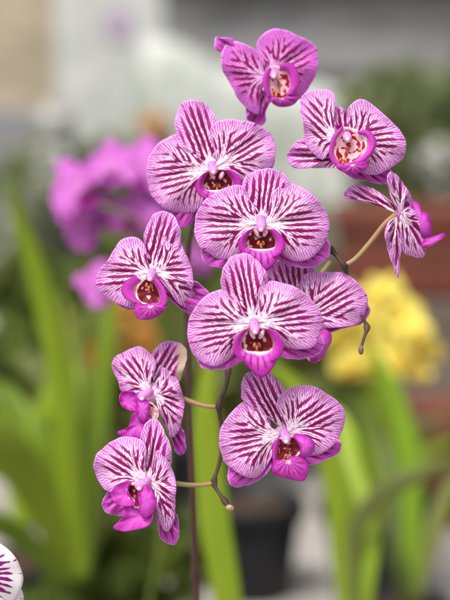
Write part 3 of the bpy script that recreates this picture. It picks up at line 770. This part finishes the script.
# strap-leaved plants
def strap_plant(label, px, d, leaves, potm='black_pot', pr=.05, ph=.07, cat='potted plant', group='strap-leaved plants around the orchid'):
    b = ground_at(px, d)
    t = thing('potted_plant', label, cat, b, group)
    pot(t, b, pr, ph, M[potm])
    for pts, w, m in leaves: leaf(t, pts, w, m, yaw=random.uniform(-.4, .4))
    return t
d = .70
strap_plant('bright green strap-leaved plant at the left edge, leaves fanning up', 78, d, [
 (((80,580,d),(70,480,d-.02),(62,380,d-.04),(42,290,d-.06),(22,225,d-.08),(10,180,d-.1)), (14,26,26,22,14,3), 'leaf'),
 (((82,580,d),(88,480,d),(100,400,d),(108,330,d),(112,280,d)), (12,22,24,18,4), 'leaf'),
 (((70,580,d),(40,500,d-.05),(5,450,d-.1),(-40,420,d-.14)), (12,34,42,20), 'leaf'),
 (((70,585,d),(30,545,d-.05),(-10,520,d-.1),(-50,515,d-.1)), (12,22,24,8), 'leaf'),
 (((78,580,d),(78,470,d+.03),(85,400,d+.05),(72,330,d+.06),(60,290,d+.06)), (12,20,22,14,3), 'leaf_dark'),
 (((76,580,d),(62,500,d+.02),(38,440,d+.02),(8,395,d+.03),(-12,385,d+.03)), (12,24,28,20,6), 'leaf'),
 (((84,580,d),(100,500,d+.02),(104,430,d+.03),(92,370,d+.04)), (10,18,18,4), 'leaf_dark'),
 (((72,582,d),(45,520,d),(20,482,d),(-14,462,d)), (12,26,28,16), 'leaf'),
 (((76,580,d),(58,500,d+.02),(70,420,d+.04),(78,350,d+.06)), (12,26,24,4), 'leaf')], ph=.08)
d = .45
strap_plant('single broad pale green leaf rising just behind the brown stem', 232, d, [
 (((236,660,d),(226,590,d),(214,520,d),(207,450,d),(206,410,d),(208,372,d),(214,340,d)), (20,28,31,30,24,13,3), 'leaf')], pr=.05, ph=.09)
d = .62
strap_plant('green strap-leaved plant right of centre at the bottom edge', 350, d, [
 (((352,640,d),(345,560,d),(338,490,d),(322,430,d),(295,385,d),(262,362,d)), (16,26,28,22,16,4), 'leaf'),
 (((356,640,d),(368,540,d+.02),(352,470,d+.05),(340,420,d+.08),(300,395,d+.1)), (14,24,22,16,4), 'leaf'),
 (((358,640,d),(350,550,d),(375,500,d),(410,478,d),(460,460,d)), (14,18,20,18,10), 'leaf_olive'),
 (((356,640,d),(362,560,d+.05),(386,510,d+.05),(392,470,d+.06)), (14,20,18,4), 'leaf_dark')])
d = .78
d = 1.15
strap_plant('slim-leaved darker plant standing between the two right-hand strap-leaved ones', 372, d, [
 (((372,520,d),(366,460,d),(352,410,d),(330,385,d)), (8,13,12,3), 'leaf_dark'),
 (((374,520,d),(380,450,d),(388,405,d),(404,380,d)), (8,13,12,3), 'leaf'),
 (((376,520,d),(396,470,d),(420,430,d),(446,415,d)), (8,12,11,3), 'leaf_olive'),
 (((370,520,d),(350,480,d),(332,455,d),(312,450,d)), (8,12,11,3), 'leaf_olive'),
 (((374,520,d),(372,450,d),(368,400,d),(372,370,d)), (8,12,10,3), 'leaf_dark')], ph=.10)
d = .9
strap_plant('slim-leaved plant at the far left edge, leaves crossing the bright ones', 22, d, [
 (((22,540,d),(30,470,d),(44,410,d),(62,360,d),(84,330,d)), (8,14,15,12,3), 'leaf'),
 (((20,540,d),(12,480,d),(4,430,d),(-8,400,d)), (8,14,14,4), 'leaf'),
 (((24,540,d),(46,490,d),(70,455,d),(98,440,d)), (8,13,13,3), 'leaf_dark'),
 (((20,540,d),(24,470,d),(22,420,d),(14,396,d)), (8,13,12,3), 'leaf_olive')], ph=.08)
d = .78
strap_plant('green strap-leaved plant with one arching leaf under the yellow orchid', 408, d, [
 (((412,600,d),(412,520,d),(410,460,d),(398,410,d),(384,375,d),(372,345,d)), (14,20,24,22,16,3), 'leaf'),
 (((410,600,d),(400,560,d),(395,500,d+.02),(380,440,d+.05),(352,400,d+.06)), (14,20,20,16,4), 'leaf_dark'),
 (((414,600,d),(430,540,d),(450,490,d),(475,470,d)), (14,20,18,8), 'leaf_olive')])

# pots standing on their own
def lone_pot(label, px, d, r, h, m, z=0, group=None, cat='pot'):
    b = ground_at(px, d); b.z = z
    t = thing('flower_pot', label, cat, b, group); pot(t, b, r, h, M[m])
    return t
lone_pot('black plastic pot on the pale ground below the centre', 254, 1.02, .058, .115, 'black_pot')
lone_pot('terracotta pot near the left edge behind the green leaves', 2, 2.4, .10, .14, 'terracotta', z=.10)
lone_pot('white pot under the terracotta one at the left edge', 12, 2.1, .075, .10, 'white_pot', z=.07)
lone_pot('black pot low on the left behind the bright leaves', 24, 2.2, .075, .11, 'black_pot', z=0)
lone_pot('small white pot on the left between the bright leaves', 34, 1.75, .04, .09, 'white_pot')
lone_pot('black pot near the lower right corner', 385, .98, .055, .11, 'black_pot')
lone_pot('terracotta pot behind the lower right leaves', 440, 1.35, .09, .15, 'terracotta')
lone_pot('dark pot in shade between the stem and the pale ground', 155, 1.25, .08, .14, 'black_pot')

# ------------------------------------------------------------------ leafy plants
def bush(label, px, d, rx, ry, h, z0, mat, n=900, ls=.03, seed=1, group='leafy plants in the background', cat='plant', up=.2, blooms=None, bloom_mat='orange'):
    b = ground_at(px, d)
    t = thing('leafy_plant', label, cat, b, group)
    rs = random.Random(seed); V = []; F = []
    mb = MB()
    stems = []
    for k in range(7):
        a = rs.uniform(0, 6.28); top = b+Vector((rx*.7*math.cos(a)*rs.random(), ry*.7*math.sin(a)*rs.random(), z0+h*rs.uniform(.6, .95)))
        pth = smooth_path([b+Vector((rs.uniform(-.02, .02), rs.uniform(-.02, .02), .02)), b.lerp(top, .5)+Vector((rs.uniform(-.03, .03), rs.uniform(-.03, .03), 0)), top], 5)
        mb.add(*tube(pth, [.006*(1-.7*i/(len(pth)-1)) for i in range(len(pth))], 6))
    mb.build('stem', M['stem'], t)
    clumps = [(rs.uniform(-.8, .8)*rx, rs.uniform(-.8, .8)*ry, z0+h*rs.uniform(.1, .95), rs.uniform(.25, .45)*min(rx, h/2)) for _ in range(16)]
    for i in range(n):
        cx, cy, cz, cr = rs.choice(clumps)
        v = Vector((rs.gauss(0, 1), rs.gauss(0, 1), rs.gauss(0, 1))).normalized()*cr*rs.uniform(.4, 1.15)
        p = b+Vector((cx, cy, max(.02, cz)))+v
        if p.z < .02: p.z = .02
        dr = (v.normalized()+Vector((rs.uniform(-.6, .6), rs.uniform(-.6, .6), rs.uniform(-.4, .6)+up))).normalized()
        sd = dr.cross(Vector((rs.uniform(-1, 1), rs.uniform(-1, 1), rs.uniform(-1, 1)))).normalized(); nn = sd.cross(dr)
        l = ls*rs.uniform(.6, 1.4); w = l*.3
        o = len(V)
        V += [p, p+dr*l*.3+sd*w+nn*w*.2, p+dr*l*.7+sd*w*.8+nn*w*.2, p+dr*l-nn*l*.1, p+dr*l*.7-sd*w*.8+nn*w*.2, p+dr*l*.3-sd*w+nn*w*.2]
        F += [(o, o+1, o+2, o+3), (o, o+3, o+4, o+5)]
    mk('foliage', V, F, M[mat], t, smooth=False)
    if blooms:
        bm_ = M[bloom_mat]
        V = []; F = []
        for (bx, by, dd, r) in blooms:
            c = P(bx, by, dd)
            for k in range(9):
                v, f = blob(c+Vector((rs.uniform(-r, r), rs.uniform(-r, r), rs.uniform(-r, r))), r*.5, r*.2, r*.55, Vector((rs.uniform(-1, 1), rs.uniform(-1, 1), rs.uniform(-1, 1))), 8, 5)
                o = len(V); V += v; F += [tuple(i+o for i in q) for q in f]
        mk('blossom', V, F, bm_, t, vein=[(.5, .2, 0)]*len(V))
    return t
bush('large dull green bush at the upper right', 440, 2.5, .15, .15, .33, .22, 'foliage', 1100, .06, 1, blooms=[(430,160,2.3,.03),(434,176,2.3,.025)], bloom_mat='white_soft')
bush('greyish green bush behind the rightmost flower', 345, 2.9, .26, .2, .33, .02, 'foliage_grey', 900, .07, 2)
bush('grey green bush below the white cloth in the middle', 250, 2.3, .28, .18, .28, 0, 'foliage_grey', 900, .06, 3)
bush('dull green bush under the white board at the left', 105, 2.4, .13, .12, .40, .02, 'foliage', 800, .06, 4, blooms=[(150,134,2.3,.03),(149,124,2.3,.02)])
bush('pale green plant with white blossom beside the grey plinth', 60, 2.3, .09, .08, .36, .02, 'foliage_grey', 600, .05, 14, blooms=[(52,115,2.2,.03),(64,128,2.2,.025),(54,165,2.1,.025)], bloom_mat='white_soft')
bush('low green plant filling the far left', -10, 2.75, .24, .10, .36, 0, 'foliage', 900, .06, 5)
bush('green bush behind the pink blurred orchid', 80, 1.7, .18, .14, .32, 0, 'leaf_dark', 900, .06, 6)
bush('leafy plant with orange blossom between the left flowers', 128, 1.3, .10, .09, .26, 0, 'leaf_olive', 500, .05, 7, blooms=[(136,322,1.2,.022),(137,345,1.2,.02),(104,362,1.2,.02),(138,306,1.2,.016)])
bush('low dark green plant at the bottom left', 115, .78, .09, .08, .12, 0, 'leaf_dark', 600, .035, 8)
bush('low olive plant left of the black pot', 190, 1.5, .12, .1, .24, 0, 'leaf_olive', 500, .05, 10)
bush('olive plant right of the stem behind the lowest right flower', 300, 1.7, .14, .1, .22, 0, 'leaf_olive', 500, .05, 9)

# ------------------------------------------------------------------ setting
def box(mb, c, sx, sy, sz, rz=0, mi=0):
    V = []
    for z in (0, sz):
        for x, y in ((-sx/2, -sy/2), (sx/2, -sy/2), (sx/2, sy/2), (-sx/2, sy/2)):
            V.append(Vector(c)+Vector((x*math.cos(rz)-y*math.sin(rz), x*math.sin(rz)+y*math.cos(rz), z)))
    mb.add(V, [(3,2,1,0),(4,5,6,7),(0,1,5,4),(1,2,6,5),(2,3,7,6),(3,0,4,7)], mi=mi)
def bevel(o, w=.004):
    md = o.modifiers.new('bevel', 'BEVEL'); md.width = w; md.segments = 2
    return o
gm = noisy('pale_ground', lin(150,144,138), lin(176,171,166), 5, .9, .6, .01, detail=8)
gr = mk('ground', [(-60, -20, 0), (60, -20, 0), (60, 100, 0), (-60, 100, 0)], [(0, 1, 2, 3)], gm); tag(gr, kind='structure')

# terracotta trough on the right
q = ground_at(405, 2.2)
tr = thing('planter_trough', 'terracotta planter trough behind the yellow orchid', 'planter', q)
mb = MB(); box(mb, q+Vector((0,0,.2)), .26, .18, .12); bevel(mb.build('trough_body', M['terracotta'], tr, smooth=False), .01)
mb = MB(); box(mb, q+Vector((0, 0, .3202)), .28, .20, .04); bevel(mb.build('rim', M['terracotta'], tr, smooth=False), .01)

t = thing('wooden_crate', 'low brown wooden crate carrying the terracotta trough', 'crate', q)
for k in range(4):
    mb = MB(); box(mb, q+Vector((0, 0, .002+k*.049)), .34, .24, .044); bevel(mb.build('board', M['wood'], t, smooth=False), .003)
# beige cabinet, grey plinth, white board, cloth
q = ground_at(5, 3.6)
t = thing('cabinet', 'beige board cabinet with pale upright edge at the upper left', 'cabinet', q)
mb = MB(); box(mb, q+Vector((0, 0, .42)), .62, .3, .6); bevel(mb.build('body', M['beige'], t, smooth=False))
mb = MB(); box(mb, q+Vector((0, 0, 0)), .56, .26, .418); bevel(mb.build('base', M['grey'], t, smooth=False))
mb = MB(); box(mb, q+Vector((.26, -.17, .42)), .035, .03, .62); bevel(mb.build('upright', M['cream'], t, smooth=False))
q = ground_at(30, 2.9)
mb = MB(); box(mb, q, .17, .17, .52); o = bevel(mb.build('plinth', M['grey'], None, origin=q, smooth=False)); tag(o, 'grey square plinth standing at the left below the beige cabinet', 'plinth')

q = ground_at(112, 3.3)
t = thing('display_board', 'white display board with a small violet flower print at the top', 'board', q)
mb = MB(); box(mb, q+Vector((.0, 0, .1)), .27, .02, .8); bevel(mb.build('panel', M['white_board'], t, smooth=False))
for sx in (-.1, .1):
    mb = MB(); box(mb, q+Vector((sx, .03, 0)), .03, .03, .85); mb.build('leg', M['rail'], t, smooth=False)
V = []; F = []
pc = P(120, 24, 3.28); pc.y = q.y-.0135
for a in range(5):
    th = a*6.283/5+.3; c = pc+Vector((.022*math.cos(th), -.003-.0004*a, .022*math.sin(th))); o = len(V)
    V.append(c)
    for k in range(12):
        ph = k*6.283/12; V.append(c+Vector((.021*math.cos(ph), 0, .021*math.sin(ph))))
    F += [(o, o+1+k, o+1+(k+1) % 12) for k in range(12)]
mk('flower_print', V, F, M['print'], t, smooth=False)

# cloth draped over a stack
t = thing('cloth_cover', 'white cloth draped over a low stack behind the topmost flowers', 'cloth', ground_at(240, 2.7))
q = ORG[t.name]
V = []; F = []; NX, NY = 60, 24
for j in range(NY+1):
    for i in range(NX+1):
        u, w = i/NX, j/NY
        x = (u-.5)*.52
        top = .68 - .15*u + .012*math.sin(u*9)
        ang = w*math.pi
        yy = -math.cos(ang)*.17; prof = min(1, math.sin(ang)*1.5)
        edge = min(1, min(u, 1-u)*9)**.5
        z = top*prof*edge*.999
        yy *= (1+.12*math.sin(u*44)*(1-prof))
        V.append(q+Vector((x+.01*math.sin(w*9), yy+.012*math.sin(u*60+w*3)*(1-prof), z+.006*math.sin(u*23+w*8)+.008)))
for j in range(NY):
    for i in range(NX):
        a = j*(NX+1)+i; F.append((a, a+1, a+NX+2, a+NX+1))
mk('cloth', V, F, M['cloth'], t, solid=.003)

# far wall with rails and posts
q = Vector((.5, 6.2, 0))
t = thing('back_wall', 'dark grey back wall with lighter horizontal rail across the top of the photo', 'wall', q)
mb = MB(); box(mb, q, 12, .12, 2.6); mb.build('panel', M['wall'], t, smooth=False)
mb = MB()
box(mb, q+Vector((0, -.10, .60)), 11.8, .06, .16); mb.build('rail', M['rail'], t, smooth=False)
mb = MB(); box(mb, q+Vector((0, -.10, .42)), 11.8, .06, .12); mb.build('rail', M['wall_dark'], t, smooth=False)
mb = MB(); box(mb, q+Vector((0, -.10, .98)), 11.8, .06, .2); mb.build('rail', M['wall_dark'], t, smooth=False)
for x in (-4, -1.3, .55, 3.2):
    mb = MB(); box(mb, q+Vector((x, -.19, 0)), .10, .1, 2.5); mb.build('post', M['wall_dark'], t, smooth=False)

# ------------------------------------------------------------------ light
w = bpy.data.worlds.new('World'); SC.world = w; w.use_nodes = True; nt = w.node_tree
sk = nt.nodes.new('ShaderNodeTexSky'); sk.sky_type = 'NISHITA'; sk.sun_disc = False
EL, ROT = R(58), R(-150)
sk.sun_elevation = EL; sk.sun_rotation = ROT; sk.dust_density = 6; sk.air_density = 1.0; sk.ozone_density = 1
hs = nt.nodes.new('ShaderNodeHueSaturation'); hs.inputs['Saturation'].default_value = .35
nt.links.new(sk.outputs[0], hs.inputs['Color']); nt.links.new(hs.outputs[0], nt.nodes['Background'].inputs[0])
nt.nodes['Background'].inputs[1].default_value = .15
sd = bpy.data.lights.new('sun', 'SUN'); sd.energy = 1.9; sd.angle = R(14); sd.color = (1, .96, .9)
so = bpy.data.objects.new('sun', sd); COL.objects.link(so)
# nishita: rotation measured from +Y clockwise
dirv = Vector((math.sin(ROT)*math.cos(EL), math.cos(ROT)*math.cos(EL), math.sin(EL)))
so.rotation_euler = (-dirv).to_track_quat('-Z', 'Y').to_euler(); so.location = dirv*3
SC.view_settings.view_transform = 'Standard'; SC.view_settings.look = 'None'
SC.view_settings.exposure = 0.28; SC.view_settings.gamma = 1; SC.view_settings.use_curve_mapping = False
